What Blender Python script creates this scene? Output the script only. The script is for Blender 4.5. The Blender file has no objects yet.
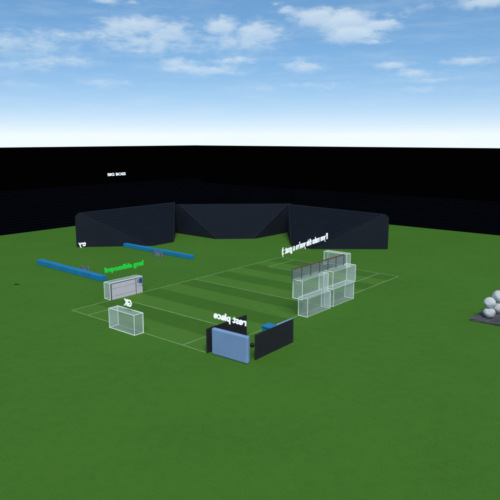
import bpy, bmesh, math, random
from mathutils import Vector, Matrix
random.seed(7)
S = bpy.context.scene
COL = S.collection
R = math.radians

# ------------------------------------------------------------------ frame of the pitch
# u runs along the near goal line, v along the touchline; the camera stands 22 m above the origin
ORG = Vector((-23.304, 74.10, 0.0))
TH = R(-39.7)
UX = Vector((math.cos(TH), math.sin(TH), 0)); VX = Vector((-math.sin(TH), math.cos(TH), 0))
PW, PL = 24.2, 45.2
def W(u, v, z=0.0):
    return ORG + UX*u + VX*v + Vector((0, 0, z))

# ------------------------------------------------------------------ materials
def nodes_of(name):
    m = bpy.data.materials.new(name); m.use_nodes = True
    nt = m.node_tree
    return m, nt, nt.nodes['Principled BSDF']
def mat(name, rgb, rough=0.7, var=0.12, scale=3.0, bump=0.0, bscale=40.0, metal=0.0, spec=0.3):
    """plain surface with a little procedural wear in colour and roughness"""
    m, nt, p = nodes_of(name)
    N, L = nt.nodes, nt.links
    tc = N.new('ShaderNodeTexCoord')
    nz = N.new('ShaderNodeTexNoise'); nz.inputs['Scale'].default_value = scale; nz.inputs['Detail'].default_value = 6
    L.new(tc.outputs['Object'], nz.inputs['Vector'])
    mr = N.new('ShaderNodeMapRange'); mr.inputs['From Min'].default_value = .3; mr.inputs['From Max'].default_value = .7
    mr.inputs['To Min'].default_value = 1-var; mr.inputs['To Max'].default_value = 1+var
    L.new(nz.outputs['Fac'], mr.inputs['Value'])
    vm = N.new('ShaderNodeVectorMath'); vm.operation = 'SCALE'; vm.inputs[0].default_value = rgb
    L.new(mr.outputs['Result'], vm.inputs['Scale'])
    L.new(vm.outputs['Vector'], p.inputs['Base Color'])
    p.inputs['Roughness'].default_value = rough; p.inputs['Metallic'].default_value = metal
    p.inputs['Specular IOR Level'].default_value = spec
    if bump:
        n2 = N.new('ShaderNodeTexNoise'); n2.inputs['Scale'].default_value = bscale; n2.inputs['Detail'].default_value = 4
        L.new(tc.outputs['Object'], n2.inputs['Vector'])
        b = N.new('ShaderNodeBump'); b.inputs['Strength'].default_value = bump; b.inputs['Distance'].default_value = .05
        L.new(n2.outputs['Fac'], b.inputs['Height']); L.new(b.outputs['Normal'], p.inputs['Normal'])
    return m

def grass_mat(name, lo, hi, stripes=False):
    m, nt, p = nodes_of(name)
    N, L = nt.nodes, nt.links
    tc = N.new('ShaderNodeTexCoord')
    def noise(sc, det, rough=.6, stretch=None):
        n = N.new('ShaderNodeTexNoise'); n.inputs['Scale'].default_value = sc; n.inputs['Detail'].default_value = det
        n.inputs['Roughness'].default_value = rough
        if stretch:
            mp = N.new('ShaderNodeMapping'); mp.inputs['Scale'].default_value = stretch
            L.new(tc.outputs['Object'], mp.inputs['Vector']); L.new(mp.outputs['Vector'], n.inputs['Vector'])
        else: L.new(tc.outputs['Object'], n.inputs['Vector'])
        return n.outputs['Fac']
    def math_(op, a, b):
        n = N.new('ShaderNodeMath'); n.operation = op
        for i, x in enumerate((a, b)):
            if isinstance(x, (int, float)): n.inputs[i].default_value = x
            else: L.new(x, n.inputs[i])
        return n.outputs[0]
    fine = noise(5.5, 5, .75); mid = noise(.9, 5, .65); big = noise(.09, 4, .6); blade = noise(9.0, 3, .7, (1, .35, 1))
    f = math_('ADD', math_('MULTIPLY', fine, .46), math_('MULTIPLY', mid, .30))
    f = math_('ADD', f, math_('MULTIPLY', big, .24)); f = math_('ADD', f, math_('MULTIPLY', blade, .40))
    mr = N.new('ShaderNodeMapRange'); mr.inputs['From Min'].default_value = .50; mr.inputs['From Max'].default_value = .90
    L.new(f, mr.inputs['Value']); fac = mr.outputs['Result']
    if stripes:                                   # mown bands: alternate bands of the turf lie over the other way
        sx = N.new('ShaderNodeSeparateXYZ'); L.new(tc.outputs['Object'], sx.inputs[0])
        w = math_('SINE', math_('MULTIPLY', sx.outputs['Y'], math.pi/3.77), 0)
        w = math_('MULTIPLY', w, 5.0)
        c = N.new('ShaderNodeClamp'); c.inputs['Min'].default_value = -1; c.inputs['Max'].default_value = 1; L.new(w, c.inputs['Value'])
        fac = math_('ADD', math_('MULTIPLY', fac, .68), math_('ADD', math_('MULTIPLY', c.outputs[0], .26), .16))
    mx = N.new('ShaderNodeMix'); mx.data_type = 'RGBA'
    mx.inputs['A'].default_value = (*lo, 1); mx.inputs['B'].default_value = (*hi, 1)
    L.new(fac, mx.inputs['Factor']); L.new(mx.outputs['Result'], p.inputs['Base Color'])
    p.inputs['Roughness'].default_value = .95; p.inputs['Specular IOR Level'].default_value = .05
    b = N.new('ShaderNodeBump'); b.inputs['Strength'].default_value = .35; b.inputs['Distance'].default_value = .06
    L.new(fine, b.inputs['Height']); L.new(b.outputs['Normal'], p.inputs['Normal'])
    return m

def net_mat(name, rgb, cell=.075, thread=.2, film=.115):
    """knotted net: square threads over a faint film, in the panel's own UV metres"""
    m, nt, p = nodes_of(name)
    N, L = nt.nodes, nt.links
    out = N['Material Output']
    uv = N.new('ShaderNodeUVMap'); sx = N.new('ShaderNodeSeparateXYZ'); L.new(uv.outputs['UV'], sx.inputs[0])
    def line(o):
        a = N.new('ShaderNodeMath'); a.operation = 'MULTIPLY'; a.inputs[1].default_value = 1/cell; L.new(o, a.inputs[0])
        f = N.new('ShaderNodeMath'); f.operation = 'FRACT'; L.new(a.outputs[0], f.inputs[0])
        c = N.new('ShaderNodeMath'); c.operation = 'LESS_THAN'; c.inputs[1].default_value = thread; L.new(f.outputs[0], c.inputs[0])
        return c.outputs[0]
    mxm = N.new('ShaderNodeMath'); mxm.operation = 'MAXIMUM'; L.new(line(sx.outputs['X']), mxm.inputs[0]); L.new(line(sx.outputs['Y']), mxm.inputs[1])
    mr = N.new('ShaderNodeMapRange'); mr.inputs['To Min'].default_value = film; mr.inputs['To Max'].default_value = .62
    L.new(mxm.outputs[0], mr.inputs['Value'])
    tr = N.new('ShaderNodeBsdfTransparent'); ms = N.new('ShaderNodeMixShader')
    p.inputs['Base Color'].default_value = (*rgb, 1); p.inputs['Roughness'].default_value = .8
    L.new(mr.outputs['Result'], ms.inputs[0]); L.new(tr.outputs[0], ms.inputs[1]); L.new(p.outputs[0], ms.inputs[2])
    L.new(ms.outputs[0], out.inputs['Surface'])
    return m

M = {}
M['grass'] = grass_mat('grass', (.042, .126, .0135), (.068, .178, .0215))
M['pitch'] = grass_mat('pitch_turf', (.041, .117, .0135), (.079, .190, .027), True)
M['chalk'] = mat('chalk_line', (.20, .335, .125), .9, .3, 2.0)
M['white'] = mat('white_paint', (.80, .84, .80), .45, .06, 2.0)
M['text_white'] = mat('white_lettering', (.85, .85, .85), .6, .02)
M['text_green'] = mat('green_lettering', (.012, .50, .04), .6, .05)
M['net'] = net_mat('white_net', (.72, .78, .76))
M['grey_net'] = net_mat('grey_net', (.24, .23, .28), .16, .42, .36)
M['blue_bench'] = mat('blue_plastic', (.012, .19, .37), .55, .10, .8)
M['pad'] = mat('pale_blue_vinyl', (.195, .300, .485), .55, .06, .6, .05, 6)
M['panel'] = mat('black_board', (.0165, .0165, .018), .7, .15, 1.2)
M['panel_rib'] = mat('black_rib', (.029, .029, .032), .6, .15)
M['stand'] = mat('navy_terrace', (.0041, .0072, .0135), .8, .16, .35)
M['stand_edge'] = mat('navy_step_edge', (.0056, .0092, .0163), .8, .16, .5)
M['stand_stair'] = mat('navy_stair', (0.0130, 0.0167, 0.0248), .8, .16, .5)
M['far_stand'] = mat('black_terrace', (0.0013, 0.0015, 0.0029), .9, .2, .1, spec=.02)
M['far_edge'] = mat('black_terrace_edge', (0.0018, 0.0021, 0.0039), .9, .2, .1, spec=.02)
M['black_wall'] = mat('black_wall', (.0009, .0009, .0009), .95, .1, .05, spec=.0)
M['board'] = mat('pale_board', (.68, .60, .62), .6, .06, 1.0)
M['board_trim'] = mat('dark_seam', (.11, .11, .15), .6, .1)
M['emblem_blue'] = mat('emblem_blue', (.03, .075, .30), .5, .08)
M['emblem_grey'] = mat('emblem_grey', (.24, .28, .36), .5, .08)
M['red'] = mat('dull_red_paint', (.21, .06, .042), .6, .12)
M['post_grey'] = mat('dark_grey_post', (.075, .085, .11), .6, .12)
M['hurdle'] = mat('mauve_grey_metal', (.17, .165, .21), .5, .12)
M['hurdle_dark'] = mat('dark_hurdle_face', (.07, .07, .11), .6, .12)
M['slab'] = mat('dark_slab', (.075, .071, .076), .85, .4, 1.6, .5, 8)
M['rock'] = mat('pale_rock', (.50, .50, .48), .85, .12, 1.5, .3, 6)
M['ball'] = mat('dark_ball', (.012, .016, .012), .5, .1)
M['tuft'] = mat('dark_tuft', (.016, .045, .012), .9, .2)

# ------------------------------------------------------------------ helpers
def link(name, bm, m, parent=None, smooth=False):
    me = bpy.data.meshes.new(name); bm.normal_update(); bm.to_mesh(me); bm.free()
    o = bpy.data.objects.new(name, me); COL.objects.link(o)
    for x in (m if isinstance(m, (list, tuple)) else [m]): me.materials.append(x)
    if smooth:
        for f in me.polygons: f.use_smooth = True
    if parent: o.parent = parent
    return o
def tag(o, label, cat, group=None, kind=None):
    o['label'] = label; o['category'] = cat
    if group: o['group'] = group
    if kind: o['kind'] = kind
    return o
def thing(name, label, cat, loc=(0, 0, 0), rz=0.0, group=None):
    o = bpy.data.objects.new(name, None); o.empty_display_size = .3; COL.objects.link(o)
    o.location = loc; o.rotation_euler = (0, 0, rz)
    return tag(o, label, cat, group)
def structure(o):
    o['kind'] = 'structure'; return o
def box(bm, x0, x1, y0, y1, z0, z1, mi=0, bev=0.0, seg=2):
    vs = [bm.verts.new((x, y, z)) for z in (z0, z1) for y in (y0, y1) for x in (x0, x1)]
    fs = [(0, 2, 3, 1), (4, 5, 7, 6), (0, 1, 5, 4), (2, 6, 7, 3), (0, 4, 6, 2), (1, 3, 7, 5)]
    faces = [bm.faces.new([vs[i] for i in f]) for f in fs]
    for f in faces: f.material_index = mi
    if bev:
        es = list({e for f in faces for e in f.edges})
        bmesh.ops.bevel(bm, geom=es, offset=bev, segments=seg, profile=.5, affect='EDGES')
def tube(bm, a, b, r, seg=10):
    a, b = Vector(a), Vector(b); d = b-a
    q = d.to_track_quat('Z', 'Y').to_matrix().to_4x4()
    mtx = Matrix.Translation((a+b)/2) @ q
    bmesh.ops.create_cone(bm, cap_ends=True, segments=seg, radius1=r, radius2=r, depth=d.length, matrix=mtx)
def quad(bm, pts, uvl=None):
    vs = [bm.verts.new(p) for p in pts]; f = bm.faces.new(vs)
    if uvl is not None:
        p0 = Vector(pts[0]); ex = (Vector(pts[1])-p0).normalized(); ey = (Vector(pts[3])-p0).normalized()
        for l in f.loops:
            d = l.vert.co-p0; l[uvl].uv = (d.dot(ex), d.dot(ey))
    return f
def copy_tree(src, parent=None):
    c = src.copy(); COL.objects.link(c)
    if parent: c.parent = parent
    for ch in list(src.children): copy_tree(ch, c)
    return c

# ------------------------------------------------------------------ ground and pitch
bm = bmesh.new()
def wq(u, v, z): return tuple(W(u, v, z))
vs = [bm.verts.new((u, v, 0)) for u, v in ((-86.8, -120), (160, -120), (160, 110.3), (-86.8, 110.3))]
bm.faces.new(vs)
o = link('ground', bm, M['grass']); structure(o); o.location = ORG; o.rotation_euler.z = TH
bm = bmesh.new(); quad(bm, [(0, 0, 0), (PW, 0, 0), (PW, PL, 0), (0, PL, 0)])
o = link('pitch', bm, M['pitch']); structure(o); o.location = W(0, 0, .004); o.rotation_euler.z = TH
bm = bmesh.new()
lw = .075
def hline(u0, u1, v): quad(bm, [(u0-lw, v-lw, 0), (u1+lw, v-lw, 0), (u1+lw, v+lw, 0), (u0-lw, v+lw, 0)])
def vline(v0, v1, u): quad(bm, [(u-lw, v0+lw, 0), (u+lw, v0+lw, 0), (u+lw, v1-lw, 0), (u-lw, v1-lw, 0)])
hline(0, PW, 0); hline(0, PW, PL)
for a, b in ((0, PL/2), (PL/2, PL)):
    vline(a, b, 0); vline(a, b, PW)
quad(bm, [(lw, PL/2-lw, 0), (PW-lw, PL/2-lw, 0), (PW-lw, PL/2+lw, 0), (lw, PL/2+lw, 0)])
for v0, v1, vf in ((0, 7.7, 7.7), (PL-7.7, PL, PL-7.7)):
    for u in (3.45, PW-3.45):
        quad(bm, [(u-lw, v0+lw, 0), (u+lw, v0+lw, 0), (u+lw, v1-lw, 0), (u-lw, v1-lw, 0)])
    hline(3.45, PW-3.45, vf) if vf not in (0, PL) else None
o = link('pitch_markings', bm, M['chalk']); structure(o); o.location = W(0, 0, .008); o.rotation_euler.z = TH

# ------------------------------------------------------------------ goals
def make_goal(name, label, w, h=2.45, d=1.3, group=None, rear_bars=True):
    """box goal: mouth in the plane y=0, net behind towards +y"""
    t = thing(name, label, 'goal', group=group)
    r = .058
    for s in (-1, 1):
        bm = bmesh.new(); tube(bm, (s*w/2, 0, 0), (s*w/2, 0, h-r), r); link('post', bm, M['white'], t)
    bm = bmesh.new(); tube(bm, (-w/2-r, 0, h-r), (w/2+r, 0, h-r), r); link('crossbar', bm, M['white'], t)
    bm = bmesh.new(); q = .042
    for s in (-1, 1):
        tube(bm, (s*w/2, d, 0), (s*w/2, d, h-r), q); tube(bm, (s*w/2, r, h-r), (s*w/2, d, h-r), q)
        tube(bm, (s*w/2, r, q), (s*w/2, d, q), q)
    if rear_bars:
        tube(bm, (-w/2, d, h-r), (w/2, d, h-r), q); tube(bm, (-w/2, d, q), (w/2, d, q), q)
    else:           # only cords hold the net at the back
        tube(bm, (-w/2, d, h-r), (w/2, d, h-r), .014); tube(bm, (-w/2, d, q), (w/2, d, q), .014)
    link('rear_frame', bm, M['white'], t)
    bm = bmesh.new(); uv = bm.loops.layers.uv.new('UVMap')
    e = .03; zt = h-r
    # knotted net, a little slack at the back
    nx, nz = 14, 7
    def sag(i, k): return .10*math.sin(math.pi*i/nx)*math.sin(math.pi*k/nz)
    for i in range(nx):
        for k in range(nz):
            x0, x1 = -w/2+w*i/nx, -w/2+w*(i+1)/nx; z0, z1 = e+(zt-e)*k/nz, e+(zt-e)*(k+1)/nz
            f = bm.faces.new([bm.verts.new((x, d-.02-sag(a, b), z)) for x, z, a, b in ((x0, z0, i, k), (x1, z0, i+1, k), (x1, z1, i+1, k+1), (x0, z1, i, k+1))])
            for l in f.loops: l[uv].uv = (l.vert.co.x, l.vert.co.z)
    bmesh.ops.remove_doubles(bm, verts=bm.verts, dist=.001)
    link('back_net', bm, M['net'], t)
    for s in (-1, 1):
        bm = bmesh.new(); uv = bm.loops.layers.uv.new('UVMap')
        quad(bm, [(s*w/2, 0, e), (s*w/2, d, e), (s*w/2, d, zt), (s*w/2, 0, zt)], uv); link('side_net', bm, M['net'], t)
    bm = bmesh.new(); uv = bm.loops.layers.uv.new('UVMap')
    quad(bm, [(-w/2, 0, zt), (w/2, 0, zt), (w/2, d, zt), (-w/2, d, zt)], uv); link('roof_net', bm, M['net'], t)
    return t
def place(t, u, v, z, rz):
    t.location = W(u, v, z); t.rotation_euler.z = rz
PI = math.pi
g = make_goal('goal', 'white box goal on the near goal line under the letters GK', 4.6)
place(g, 12.05, -.04, 0, TH+PI)                      # mouth to the pitch (+v), net towards -v
fg = copy_tree(g); fg['label'] = 'white box goal on the far goal line behind the stacked goals'
place(fg, 12.15, PL+.04, 0, TH)
ig = make_goal('goal', 'white box goal with its mouth blocked by a pale board under green words', 5.7)
place(ig, -.02, 9.05, 0, TH+PI/2)                    # on the left touchline, net towards -u
# the four goals stacked two on two along the right touchline
grp = 'goals stacked on the right touchline'
for n_, (wd, rows) in enumerate(((5.3, ((24.15, 19.62, 0, 'stacked white goal, bottom row, nearest the black and blue pen'),
                               (24.10, 25.80, 0, 'stacked white goal, bottom row, farther end towards the dark stand'))),
                         (5.9, ((24.00, 18.90, 2.452, 'stacked white goal, upper row, near end nearest the pen, under the netted fence'),
                               (24.22, 25.62, 2.452, 'stacked white goal, upper row, far end of the stack, beneath the fence'))))):
    first = None
    for u, v, z, lab in rows:
        if first is None: first = cgoal = make_goal('goal', lab, wd, 2.45, 1.4, grp, False)
        else: cgoal = copy_tree(first); cgoal['label'] = lab
        place(cgoal, u, v, z, TH-PI/2)               # net towards +u
# netted fence on top of the stack
t = thing('net_fence', 'long grey net fence with red top rail standing on the stacked goals', 'fence', W(24.45, 21.2, 4.9), TH+PI/2)
fl, fh = 12.2, 1.42
bm = bmesh.new(); box(bm, -fl/2-.06, fl/2+.06, -.05, .05, fh, fh+.11, 0, .015, 1); link('top_rail', bm, M['red'], t)
for k in range(7):
    x = -fl/2+fl*k/6
    bm = bmesh.new(); box(bm, x-.055, x+.055, -.05, .05, 0, fh-.002, 0, .012, 1); link('post', bm, M['post_grey'], t)
for k in range(6):
    x0, x1 = -fl/2+fl*k/6+.06, -fl/2+fl*(k+1)/6-.06
    bm = bmesh.new(); uv = bm.loops.layers.uv.new('UVMap'); quad(bm, [(x0, 0, .05), (x1, 0, .05), (x1, 0, fh-.005), (x0, 0, fh-.005)], uv)
    link('net_panel', bm, M['grey_net'], t)

# ------------------------------------------------------------------ board that fills the side goal
t = thing('board_wall', 'pale grey board wall with blue emblem filling the mouth of the side goal', 'board', W(.14, 9.05, 0), TH+PI/2)
# local x runs along +v, local y towards -u; the front (facing the pitch) is -y
seam = 1.55
bm = bmesh.new(); box(bm, -2.72, seam-.05, -.05, .05, .03, 2.28, 0, .012, 1); link('wide_panel', bm, M['board'], t)
bm = bmesh.new(); box(bm, seam+.05, 2.72, -.05, .05, .03, 2.28, 0, .012, 1); pn = link('narrow_panel', bm, M['board'], t)
bm = bmesh.new(); box(bm, seam-.05, seam+.05, -.06, .04, .03, 2.28); link('seam', bm, M['board_trim'], t)
bm = bmesh.new(); box(bm, -2.81, -2.725, -.06, .06, 0, 2.30); link('edge_strip', bm, M['board_trim'], t)
bm = bmesh.new(); box(bm, -2.722, 2.72, -.055, .045, 2.283, 2.335); link('top_strip', bm, M['board_trim'], t)
bm = bmesh.new()
for z in (1.62, .55): box(bm, -2.70, seam-.06, -.058, -.045, z, z+.018)
for x in (1.95, 2.3): box(bm, x, x+.02, -.058, -.045, .1, 1.5)
box(bm, seam+.1, 2.70, -.060, -.046, 1.18, 1.2)
link('groove', bm, M['board_trim'], t)
bm = bmesh.new(); box(bm, 2.17, 2.70, -.066, -.052, 1.52, 2.22); box(bm, 2.62, 2.70, -.0655, -.0525, 1.0, 1.518)
em = link('emblem', bm, M['emblem_blue'], pn)
bm = bmesh.new(); box(bm, 1.78, 2.168, -.065, -.0522, 1.62, 2.14); link('emblem_patch', bm, M['emblem_grey'], pn)

# ------------------------------------------------------------------ long blue barriers and their hurdles
def beam(a, b, w, h, label):
    A_, B_ = Vector(a), Vector(b); d = (B_-A_); L_ = d.length
    n = Vector((-d.y, d.x)).normalized()
    o_ = thing('barrier_beam', label, 'barrier', (*( (A_+B_)/2 + n*w/2), 0), math.atan2(d.y, d.x), 'long blue barriers left of the pitch')
    bm = bmesh.new(); box(bm, -L_/2, L_/2, -w/2, w/2, .0, h, 0, .06, 2); link('beam', bm, M['blue_bench'], o_)
    bm = bmesh.new()
    for k in range(1, 6):
        x = -L_/2+L_*k/6; box(bm, x-.012, x+.012, -w/2-.003, w/2+.003, .07, h+.003)
    link('joint', bm, M['hurdle_dark'], o_)
    return o_
beam((-38.0, 102.6), (-23.4, 89.7), 1.15, .84, 'long blue barrier beside the goal with green words, nearer of the two')
beam((-26.3, 119.9), (-11.0, 106.9), 1.0, .76, 'long blue barrier before the dark left stand, farther of the two')
def hurdle(x, y, rz, label):
    t = thing('hurdle', label, 'hurdle', (x, y, 0), rz, 'small grey hurdles by the blue barriers')
    for s in (-1, 1):
        bm = bmesh.new(); box(bm, s*.95-.13, s*.95+.13, -.14, .14, 0, 1.22, 0, .03, 1); p_ = link('post', bm, M['hurdle'], t)
        bm = bmesh.new(); box(bm, s*.95-.28, s*.95-.133, -.12, .12, 0, 1.15, 0, .01, 1); link('post_face', bm, M['hurdle_dark'], p_)
    bm = bmesh.new(); box(bm, -.815, .665, -.05, .05, .98, 1.08); link('crossbar', bm, M['hurdle'], t)
    bm = bmesh.new(); uv = bm.loops.layers.uv.new('UVMap'); quad(bm, [(-.81, 0, .05), (.66, 0, .05), (.66, 0, .97), (-.81, 0, .97)], uv)
    link('net_panel', bm, M['grey_net'], t)
p_ = W(-17.9, 30.9); hurdle(p_.x, p_.y, TH, 'small grey hurdle in front of the farther blue barrier')
p_ = W(-16.9, 13.9); hurdle(p_.x, p_.y, TH-.04, 'small grey hurdle half hidden behind the nearer blue barrier')

# ------------------------------------------------------------------ the pen called rest place
bm = bmesh.new(); box(bm, -2.36, 2.36, -.26, .26, .0, 2.84, 0, .16, 4)
o = link('padded_wall', bm, M['pad'], None, False); o.location = W(27.40, .37, 0); o.rotation_euler.z = TH+R(2)
tag(o, 'thick pale blue padded wall under the words rest place, at the near end of the pen', 'padded wall')
bm = bmesh.new(); box(bm, -1.42, 1.42, -.13, .13, 0, 2.67, 0, .1, 3)
o = link('padded_wall', bm, M['pad']); o.location = W(29.16, 7.25, 0); o.rotation_euler.z = TH+PI/2
tag(o, 'pale blue padded wall mostly hidden behind the right black panel', 'padded wall')
def panel(u, v0, v1, rz, label):
    t = thing('panel', label, 'panel', W(u, (v0+v1)/2, 0), TH+PI/2+rz, 'black side panels of the pen')
    l = v1-v0
    bm = bmesh.new(); box(bm, -l/2, l/2, -.06, .06, .0, 2.66, 0, .012, 1); link('board', bm, M['panel'], t)
    bm = bmesh.new()
    n = 16
    for k in range(n+1):
        x = -l/2+.05+(l-.1)*k/n; box(bm, x-.018, x+.018, -.068, .068, .01, 2.65)
    link('rib', bm, M['panel_rib'], t)
    return t
panel(24.50, -.1, 6.35, 0, 'black ribbed panel on the touchline behind the words rest place')
panel(29.50, 1.62, 8.45, R(1.8), 'black ribbed panel standing to the right of the padded wall')
# bench at the far end of the pen
t = thing('bench', 'low blue bench across the far end of the pen, behind the black panel', 'bench', W(26.9, 8.65, 0), TH)
bm = bmesh.new(); box(bm, -1.6, 1.6, -.72, .72, .98, 1.2, 0, .06, 2); link('seat', bm, M['blue_bench'], t)
bm = bmesh.new(); box(bm, -1.5, 1.5, -.66, .66, 0, .978, 0, .03, 1); link('base', bm, M['blue_bench'], t)
# small dark ball in the gap
bm = bmesh.new(); bmesh.ops.create_icosphere(bm, subdivisions=3, radius=.24)
o = link('ball', bm, M['ball'], None, True); o.location = W(26.95, 4.4, .244)
tag(o, 'small dark ball on the grass in the gap between padded wall and black panel', 'ball')

# ------------------------------------------------------------------ lettering
def words(name, body, label, loc, ang, size, m, mirrored=False, ext=.03, off=.012, width=None, tilt=0.0):
    cu = bpy.data.curves.new(name, 'FONT'); cu.body = body; cu.size = size; cu.extrude = ext; cu.offset = off
    cu.align_x = 'CENTER'; cu.align_y = 'CENTER'; cu.resolution_u = 3
    tmp = bpy.data.objects.new('tmp', cu); COL.objects.link(tmp)
    dg = bpy.context.evaluated_depsgraph_get(); dg.update()
    me = bpy.data.meshes.new_from_object(tmp.evaluated_get(dg)); me.name = name
    bpy.data.objects.remove(tmp); bpy.data.curves.remove(cu)
    if width:
        xs = [v.co.x for v in me.vertices]; s = width/(max(xs)-min(xs)); c = (max(xs)+min(xs))/2
        for v in me.vertices: v.co.x = (v.co.x-c)*s
    me.materials.clear(); me.materials.append(m)
    o = bpy.data.objects.new(name, me); COL.objects.link(o)
    o.location = loc; o.rotation_euler = (PI/2, tilt, ang+(PI if mirrored else 0))
    return tag(o, label, 'lettering')
for k_, e_ in (('text_white', .42), ('text_green', .5)):      # glow added to plain letters so they look equally bright facing any way
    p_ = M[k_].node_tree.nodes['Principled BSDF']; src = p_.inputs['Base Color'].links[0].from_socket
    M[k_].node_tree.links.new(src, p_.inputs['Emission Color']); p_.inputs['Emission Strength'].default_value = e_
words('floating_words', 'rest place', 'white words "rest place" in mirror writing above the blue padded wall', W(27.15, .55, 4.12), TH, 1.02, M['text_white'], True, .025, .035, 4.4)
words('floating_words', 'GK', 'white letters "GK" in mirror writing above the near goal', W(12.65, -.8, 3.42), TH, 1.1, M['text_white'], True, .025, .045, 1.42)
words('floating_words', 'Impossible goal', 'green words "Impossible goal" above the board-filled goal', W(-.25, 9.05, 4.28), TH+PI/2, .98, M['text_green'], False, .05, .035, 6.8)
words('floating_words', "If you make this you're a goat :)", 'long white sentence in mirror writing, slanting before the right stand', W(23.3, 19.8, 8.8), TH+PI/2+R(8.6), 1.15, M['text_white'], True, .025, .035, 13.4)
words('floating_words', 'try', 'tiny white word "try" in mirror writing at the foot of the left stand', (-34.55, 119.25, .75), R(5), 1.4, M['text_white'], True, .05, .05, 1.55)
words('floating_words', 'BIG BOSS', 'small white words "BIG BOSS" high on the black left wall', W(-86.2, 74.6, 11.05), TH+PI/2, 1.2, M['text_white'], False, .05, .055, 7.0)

# ------------------------------------------------------------------ stands
def make_stand(label, cx, cy, phi, a, D=11.0, H=7.15, n=24, zc=6.45):
    """terraced block: toe of half-width a at y=0, mitred ends, rows rising to y=D"""
    t = thing('terrace_stand', label, 'stand', (cx, cy, 0), phi, 'dark terraced stands round the far end of the pitch')
    land = .9; run = (D-land)/n; ri = H/n
    bm = bmesh.new()
    for i in range(n):
        y0, y1 = i*run, (i+1)*run if i < n-1 else D-.55
        z0, z1 = i*ri, (i+1)*ri
        quad(bm, [(-a-y0, y0, z0), (a+y0, y0, z0), (a+y0, y0, z1), (-a-y0, y0, z1)])
        quad(bm, [(-a-y0, y0, z1), (a+y0, y0, z1), (a+y1, y1, z1), (-a-y1, y1, z1)])
    quad(bm, [(-a-D+.55, D-.55, H), (a+D-.55, D-.55, H), (a+D, D, zc), (-a-D, D, zc)])
    for k, f in enumerate(bm.faces): f.material_index = k % 2 if k < 2*n else 0
    bmesh.ops.remove_doubles(bm, verts=bm.verts, dist=.0005)
    link('seating_tier', bm, [M['stand'], M['stand_edge']], t)
    for s in (-1, 1):
        bm = bmesh.new()
        prof = []
        for i in range(n):
            y0 = i*run; prof += [(y0, i*ri), (y0, (i+1)*ri)]
        prof += [(D-.55, H), (D, zc), (D, 0)]
        e = .012*s
        bm.faces.new([bm.verts.new((s*(a+y)+e, y, z)) for y, z in prof])
        link('side_wall', bm, M['stand'], t)
        bm = bmesh.new()          # flight of half steps along the raked end, one closed ribbon
        prof = []
        for i in range(n-1):
            y0 = i*run; z1 = (i+1)*ri
            prof += [(y0-.04, i*ri+.14), (y0-.04, z1+.14), (y0+run-.05, z1+.14)]
        low = [(y+.10, z-.17) for y, z in reversed(prof)]
        va = [bm.verts.new((s*(a+y)+s*.03, y, z)) for y, z in prof+low]
        vb = [bm.verts.new((s*(a+y)-s*.30, y, z)) for y, z in prof+low]
        m_ = len(va)
        for i in range(m_):
            j = (i+1) % m_; bm.faces.new((va[i], va[j], vb[j], vb[i]))
        link('edge_stair', bm, M['stand_stair'], t)
    bm = bmesh.new(); quad(bm, [(-a-D, D, 0), (a+D, D, 0), (a+D, D, zc), (-a-D, D, zc)]); link('back_wall', bm, M['stand'], t)
    return t
c = math.cos; s_ = math.sin
ph = R(50.3); make_stand('dark navy terraced stand at the left, along the left touchline side', -20.4+3*c(ph), 121.2+3*s_(ph), ph, 3.0)
make_stand('dark navy terraced stand in the middle, filling the far corner', -3.3, 130.0, R(3.5), 4.45, 9.8, 6.85)
ph = R(-46); make_stand('dark navy terraced stand at the right, behind the stacked goals', 12.4-2.75*c(ph), 117.6-2.75*s_(ph), ph, 2.75)

def giant(name, label, frm, to, axis, depth, H, n):
    t = thing(name, label, 'stand', W(0, 0, 0), TH, 'black terraces along the outer walls')
    run, ri = depth/n, H/n
    bm = bmesh.new()
    for i in range(n):
        b0, b1, z0, z1 = i*run, (i+1)*run, i*ri, (i+1)*ri
        if axis == 'u':      # base line at u=-65, going down to -u
            P = lambda q, b, z: (-65.2-b, q, z)
        else:
            P = lambda q, b, z: (q, 98.5+b, z)
        quad(bm, [P(frm, b0, z0), P(to, b0, z0), P(to, b0, z1), P(frm, b0, z1)])
        quad(bm, [P(frm, b0, z1), P(to, b0, z1), P(to, b1, z1), P(frm, b1, z1)])
    for k, f in enumerate(bm.faces): f.material_index = k % 2
    link('terrace', bm, [M['far_stand'], M['far_edge']], t)
giant('outer_terrace', 'black terrace at the foot of the left outer wall', -119, 109.9, 'u', 21.2, 8.2, 17)
giant('outer_terrace', 'black terrace at the foot of the far outer wall, right of the stands', -86.4, 159, 'v', 11.3, 6.6, 13)
bm = bmesh.new(); box(bm, -88.5, -86.5, -120, 112, 0, 19.75)
o = link('outer_wall', bm, M['black_wall']); o.location = ORG; o.rotation_euler.z = TH
tag(o, 'huge black wall at the left with the small words BIG BOSS', 'wall', 'black outer walls')
bm = bmesh.new(); box(bm, -86.495, 160, 110, 112, 0, 19.74)
o = link('outer_wall', bm, M['black_wall']); o.location = ORG; o.rotation_euler.z = TH
tag(o, 'huge black wall across the far end, running off to the right', 'wall', 'black outer walls')

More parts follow.
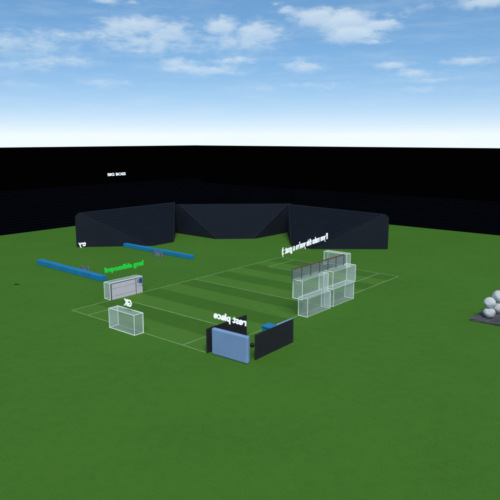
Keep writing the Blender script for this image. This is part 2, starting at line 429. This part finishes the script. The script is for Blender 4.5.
# ------------------------------------------------------------------ rocks on the slab
bm = bmesh.new(); box(bm, 0, 6.0, 0, 5.6, 0, .26, 0, .05, 1)
bmesh.ops.subdivide_edges(bm, edges=[e for e in bm.edges if e.calc_length() > 2], cuts=6)
for v in bm.verts:
    if v.co.z > .1: v.co += Vector((random.uniform(-.05, .05), random.uniform(-.05, .05), random.uniform(-.03, .03)))
o = link('slab', bm, M['slab']); o.location = W(41.6, 28.8, 0); o.rotation_euler.z = TH
tag(o, 'dark grey stone slab on the grass under the pale boulders', 'slab')
def rock(u, v, z, r, seed, label, sq=(1, 1, .98)):
    rnd = random.Random(seed); bm = bmesh.new(); bmesh.ops.create_icosphere(bm, subdivisions=3, radius=r)
    dirs = [Vector((rnd.uniform(-1, 1), rnd.uniform(-1, 1), rnd.uniform(-1, 1))).normalized() for _ in range(14)]
    for vtx in bm.verts:          # flats cut off a round lump
        for d in dirs:
            k = vtx.co.dot(d)
            if k > r*.9: vtx.co -= d*(k-r*.9)
        vtx.co = Vector((vtx.co.x*sq[0], vtx.co.y*sq[1], vtx.co.z*sq[2]))
    bmesh.ops.subdivide_edges(bm, edges=bm.edges[:], cuts=1, use_grid_fill=True)
    for vtx in bm.verts: vtx.co *= 1+rnd.uniform(-.012, .012)
    o = link('boulder', bm, M['rock']); o.location = W(u, v, z); o.rotation_euler = (0, 0, rnd.uniform(0, 6))
    zmin = min((o.matrix_basis @ vv.co).z for vv in o.data.vertices)
    tag(o, label, 'boulder', 'pale boulders piled on the slab'); return o
rock(43.3, 30.65, .93, .74, 3, 'pale boulder at the bottom left of the pile, standing on the slab')
rock(43.25, 30.72, 2.10, .76, 5, 'pale boulder resting on top of the left bottom boulder')
rock(43.45, 33.4, 1.02, .84, 8, 'pale boulder at the back right, lower of the two cut by the frame')
rock(43.5, 33.4, 2.38, .86, 11, 'pale boulder at the back right, topmost of the pile')

# small dark tuft far left
bm = bmesh.new()
for k in range(70):
    a_ = random.uniform(0, 6.28); rr = random.uniform(0, .36); x, y = rr*c(a_)*1.3, rr*s_(a_)
    hgt = random.uniform(.10, .24); dx, dy = random.uniform(-.1, .1), random.uniform(-.1, .1); wd = .025
    bm.faces.new([bm.verts.new(p) for p in ((x-wd, y, 0), (x+wd, y, 0), (x+dx, y+dy, hgt))])
o = link('grass_tuft', bm, M['tuft']); o.location = W(-18.4, 2.5, .002)
tag(o, 'small dark tuft alone on the grass at the far left', 'tuft')

# ------------------------------------------------------------------ sky
w = bpy.data.worlds.new('World'); S.world = w; w.use_nodes = True
w.cycles.sampling_method = 'MANUAL'; w.cycles.sample_map_resolution = 512
nt = w.node_tree; N, L = nt.nodes, nt.links
bg = N['Background']; bg.inputs['Strength'].default_value = .12
SUN_EL, SUN_AZ = R(52), math.atan2(.08, -1.0)          # behind the camera, to the right
def val(x, sock):
    if isinstance(x, (int, float)): sock.default_value = x
    elif isinstance(x, tuple): sock.default_value = x
    else: L.new(x, sock)
def mth(op, a, b=0.0, cc=None, clamp=False):
    n = N.new('ShaderNodeMath'); n.operation = op; n.use_clamp = clamp
    val(a, n.inputs[0]); val(b, n.inputs[1])
    if cc is not None: val(cc, n.inputs[2])
    return n.outputs[0]
def vmath(op, a, b=None, out='Vector', scale=None):
    n = N.new('ShaderNodeVectorMath'); n.operation = op
    val(a, n.inputs[0])
    if b is not None: val(b, n.inputs[1])
    if scale is not None: val(scale, n.inputs['Scale'])
    return n.outputs[out]
tc = N.new('ShaderNodeTexCoord'); dirv = tc.outputs['Generated']
sep = N.new('ShaderNodeSeparateXYZ'); L.new(dirv, sep.inputs[0])
zc = mth('ADD', mth('MULTIPLY', mth('MAXIMUM', sep.outputs['Z'], 0.0), .85), .15)   # clear blue air above the low haze
cmb = N.new('ShaderNodeCombineXYZ'); L.new(sep.outputs['X'], cmb.inputs[0]); L.new(sep.outputs['Y'], cmb.inputs[1]); L.new(zc, cmb.inputs[2])
nv = vmath('NORMALIZE', cmb.outputs[0])
sky = N.new('ShaderNodeTexSky'); sky.sky_type = 'NISHITA'; sky.sun_disc = False
sky.sun_elevation = SUN_EL; sky.sun_rotation = SUN_AZ % (2*PI)
sky.air_density = 1.0; sky.dust_density = .25; sky.ozone_density = 2.5; sky.altitude = 0
L.new(nv, sky.inputs['Vector'])
# azimuth / elevation in degrees for the clouds
az = mth('MULTIPLY', mth('ARCTAN2', sep.outputs['X'], sep.outputs['Y']), 57.2958)
el = mth('MULTIPLY', mth('ARCSINE', sep.outputs['Z']), 57.2958)
ae = N.new('ShaderNodeCombineXYZ'); L.new(az, ae.inputs[0]); L.new(el, ae.inputs[1])
def nz(scale, det, rough, st, off=(0, 0, 0)):
    mp = N.new('ShaderNodeMapping'); mp.inputs['Scale'].default_value = st; mp.inputs['Location'].default_value = off
    L.new(ae.outputs[0], mp.inputs['Vector'])
    n = N.new('ShaderNodeTexNoise'); n.inputs['Scale'].default_value = scale; n.inputs['Detail'].default_value = det
    n.inputs['Roughness'].default_value = rough
    L.new(mp.outputs['Vector'], n.inputs['Vector']); return n
warp = nz(.55, 4, .6, (1, 1.5, 1), (3, 7, 0))
wv = vmath('MULTIPLY', vmath('SUBTRACT', warp.outputs['Color'], (.5, .5, .5)), (1.7, .8, 0))
pos = vmath('ADD', ae.outputs[0], wv)
# cloud banks: azimuth, elevation, half-width, half-height in degrees, weight
F = 588.0
def deg(px, py):
    dx = (px-250)/F; dz = -(py-250)/F; p_ = R(10.69)
    v = Vector((dx, c(p_)+dz*s_(p_), -s_(p_)+dz*c(p_))).normalized()
    return math.degrees(math.atan2(v.x, v.y)), math.degrees(math.asin(v.z))
banks = [(120, 30, 26, 12, .95), (138, 25, 26, 9, 1.1), (168, 33, 30, 13, .95), (150, 45, 54, 12, .8), (97, 36, 16, 6, .85), (190, 48, 22, 9, .6),
         (220, 27, 20, 9, 1.1), (258, 34, 27, 12, 1.1), (240, 43, 44, 11, .8),
         (316, 17, 24, 9, 1.35), (345, 22, 30, 11, 1.4), (378, 26, 24, 6, 1.15), (352, 34, 32, 9, 1.25), (372, 42, 16, 3, 1.0),
         (285, 11, 11, 4, 1.0), (277, 4, 6, 2, .8), (488, 2, 26, 7, 1.15), (175, 64, 26, 6, .85), (200, 70, 46, 6, .9), (233, 74, 16, 2.6, .7),
         (234, 61, 26, 3.6, .85), (306, 67, 24, 6, .92), (300, 63, 10, 5, .8), (393, 65, 18, 5, .85), (414, 73, 24, 4, .75), (430, 80, 24, 3, .6), (470, 61, 26, 4, .9),
         (22, 46, 56, 13, .72), (62, 62, 40, 6, .75), (20, 66, 34, 7, .65), (105, 0, 14, 4, 1.0), (133, 4, 8, 2.5, .7), (105, 84, 42, 4, .5), (310, 86, 50, 4, .48),
         (425, 90, 40, 4, .45), (136, 52, 22, 2.6, .6), (60, 36, 44, 6, .65), (425, 8, 40, 6, .42), (395, 16, 20, 3, .5), (260, 88, 30, 3, .45), (20, 85, 30, 3, .42)]
acc = top = None
for px, py, hw, hh, wt in banks:
    a0, e0 = deg(px, py); sx = 57.3*hw/F; sy = 57.3*hh/F
    d = vmath('MULTIPLY', vmath('SUBTRACT', pos, (a0, e0, 0)), (1/sx, 1/sy, 0))
    ln = vmath('LENGTH', d, None, 'Value')
    mm = mth('MULTIPLY', mth('SUBTRACT', 1.35, ln, None, True), wt)
    sp = N.new('ShaderNodeSeparateXYZ'); L.new(d, sp.inputs[0])
    tt = mth('MULTIPLY', mm, mth('MULTIPLY_ADD', sp.outputs['Y'], .42, .62, True))
    acc = mm if acc is None else mth('MAXIMUM', acc, mm)
    top = tt if top is None else mth('MAXIMUM', top, tt)
# broken cloud elsewhere in the sky
oth = nz(.075, 5, .6, (1, 2.4, 1), (11, 2, 0))
bank2 = mth('MULTIPLY', mth('SUBTRACT', oth.outputs['Fac'], .52, None), 4.0, None, True)
out_ = mth('MAXIMUM', mth('MULTIPLY', mth('SUBTRACT', mth('ABSOLUTE', az), 24.5), .12, None, True),
           mth('MULTIPLY', mth('SUBTRACT', el, 13.0), .2, None, True))
b2 = mth('MULTIPLY', bank2, out_)
acc = mth('MAXIMUM', acc, b2); top = mth('MAXIMUM', top, mth('MULTIPLY', b2, .7))
f1 = nz(.62, 10, .58, (1, 2.0, 1)).outputs['Fac']; f2 = nz(1.6, 8, .6, (.7, 2.2, 1), (5, 1, 2)).outputs['Fac']
fr = mth('MULTIPLY_ADD', f1, .62, mth('MULTIPLY', f2, .38))
raw = mth('ADD', acc, mth('MULTIPLY', mth('SUBTRACT', fr, .5), 2.6))
e_ = N.new('ShaderNodeMapRange'); e_.interpolation_type = 'SMOOTHSTEP'; L.new(raw, e_.inputs['Value'])
e_.inputs['From Min'].default_value = .06; e_.inputs['From Max'].default_value = 1.15
bright = mth('DIVIDE', top, mth('MAXIMUM', acc, .05))                       # sunlit tops are denser than the thin undersides
den = mth('MULTIPLY', e_.outputs['Result'], mth('MULTIPLY_ADD', bright, .62, .22))
den = mth('MULTIPLY', den, mth('MULTIPLY_ADD', acc, .45, .45, True), None, True)
# thin veil streaks everywhere
veil = nz(.5, 6, .65, (.35, 2.2, 1), (1, 9, 4)).outputs['Fac']
vl = mth('MULTIPLY', mth('SUBTRACT', veil, .46), .55, None, True)
den = mth('ADD', den, mth('MULTIPLY', vl, mth('SUBTRACT', 1, den)), None, True)
mxc = N.new('ShaderNodeMix'); mxc.data_type = 'RGBA'
hz = mth('POWER', 2.718, mth('MULTIPLY', mth('MAXIMUM', el, 0.0), -.42))      # pale haze low over the horizon
hz = mth('MULTIPLY', hz, 1.18, None, True)
mxh = N.new('ShaderNodeMix'); mxh.data_type = 'RGBA'
L.new(hz, mxh.inputs['Factor']); L.new(vmath('MULTIPLY', sky.outputs[0], (.78, 1.07, 1.16)), mxh.inputs['A']); mxh.inputs['B'].default_value = (7.4, 8.15, 8.4, 1)
L.new(den, mxc.inputs['Factor']); L.new(mxh.outputs['Result'], mxc.inputs['A']); mxc.inputs['B'].default_value = (6.2, 7.1, 7.7, 1)
L.new(mxc.outputs['Result'], bg.inputs['Color'])

# ------------------------------------------------------------------ sun
sd = bpy.data.lights.new('sun', 'SUN'); sd.energy = 3.0; sd.angle = R(24); sd.color = (1, .965, .91)
so = bpy.data.objects.new('sun', sd); COL.objects.link(so)
dv = Vector((s_(SUN_AZ)*c(SUN_EL), c(SUN_AZ)*c(SUN_EL), s_(SUN_EL)))
so.rotation_euler = dv.to_track_quat('Z', 'Y').to_euler(); so.location = (0, 0, 60)

# ------------------------------------------------------------------ camera and render
cd = bpy.data.cameras.new('camera'); cd.sensor_fit = 'HORIZONTAL'; cd.sensor_width = 36
cd.lens = 36*588/500; cd.clip_end = 2000; cd.clip_start = .1
co = bpy.data.objects.new('camera', cd); COL.objects.link(co)
co.location = (0, 0, 22); co.rotation_euler = (R(90-10.69), 0, 0); S.camera = co
S.render.engine = 'CYCLES'; S.cycles.transparent_max_bounces = 32; S.cycles.max_bounces = 6
S.view_settings.view_transform = 'Standard'; S.view_settings.look = 'None'; S.view_settings.gamma = 1
S.view_settings.use_curve_mapping = False; S.view_settings.exposure = 0
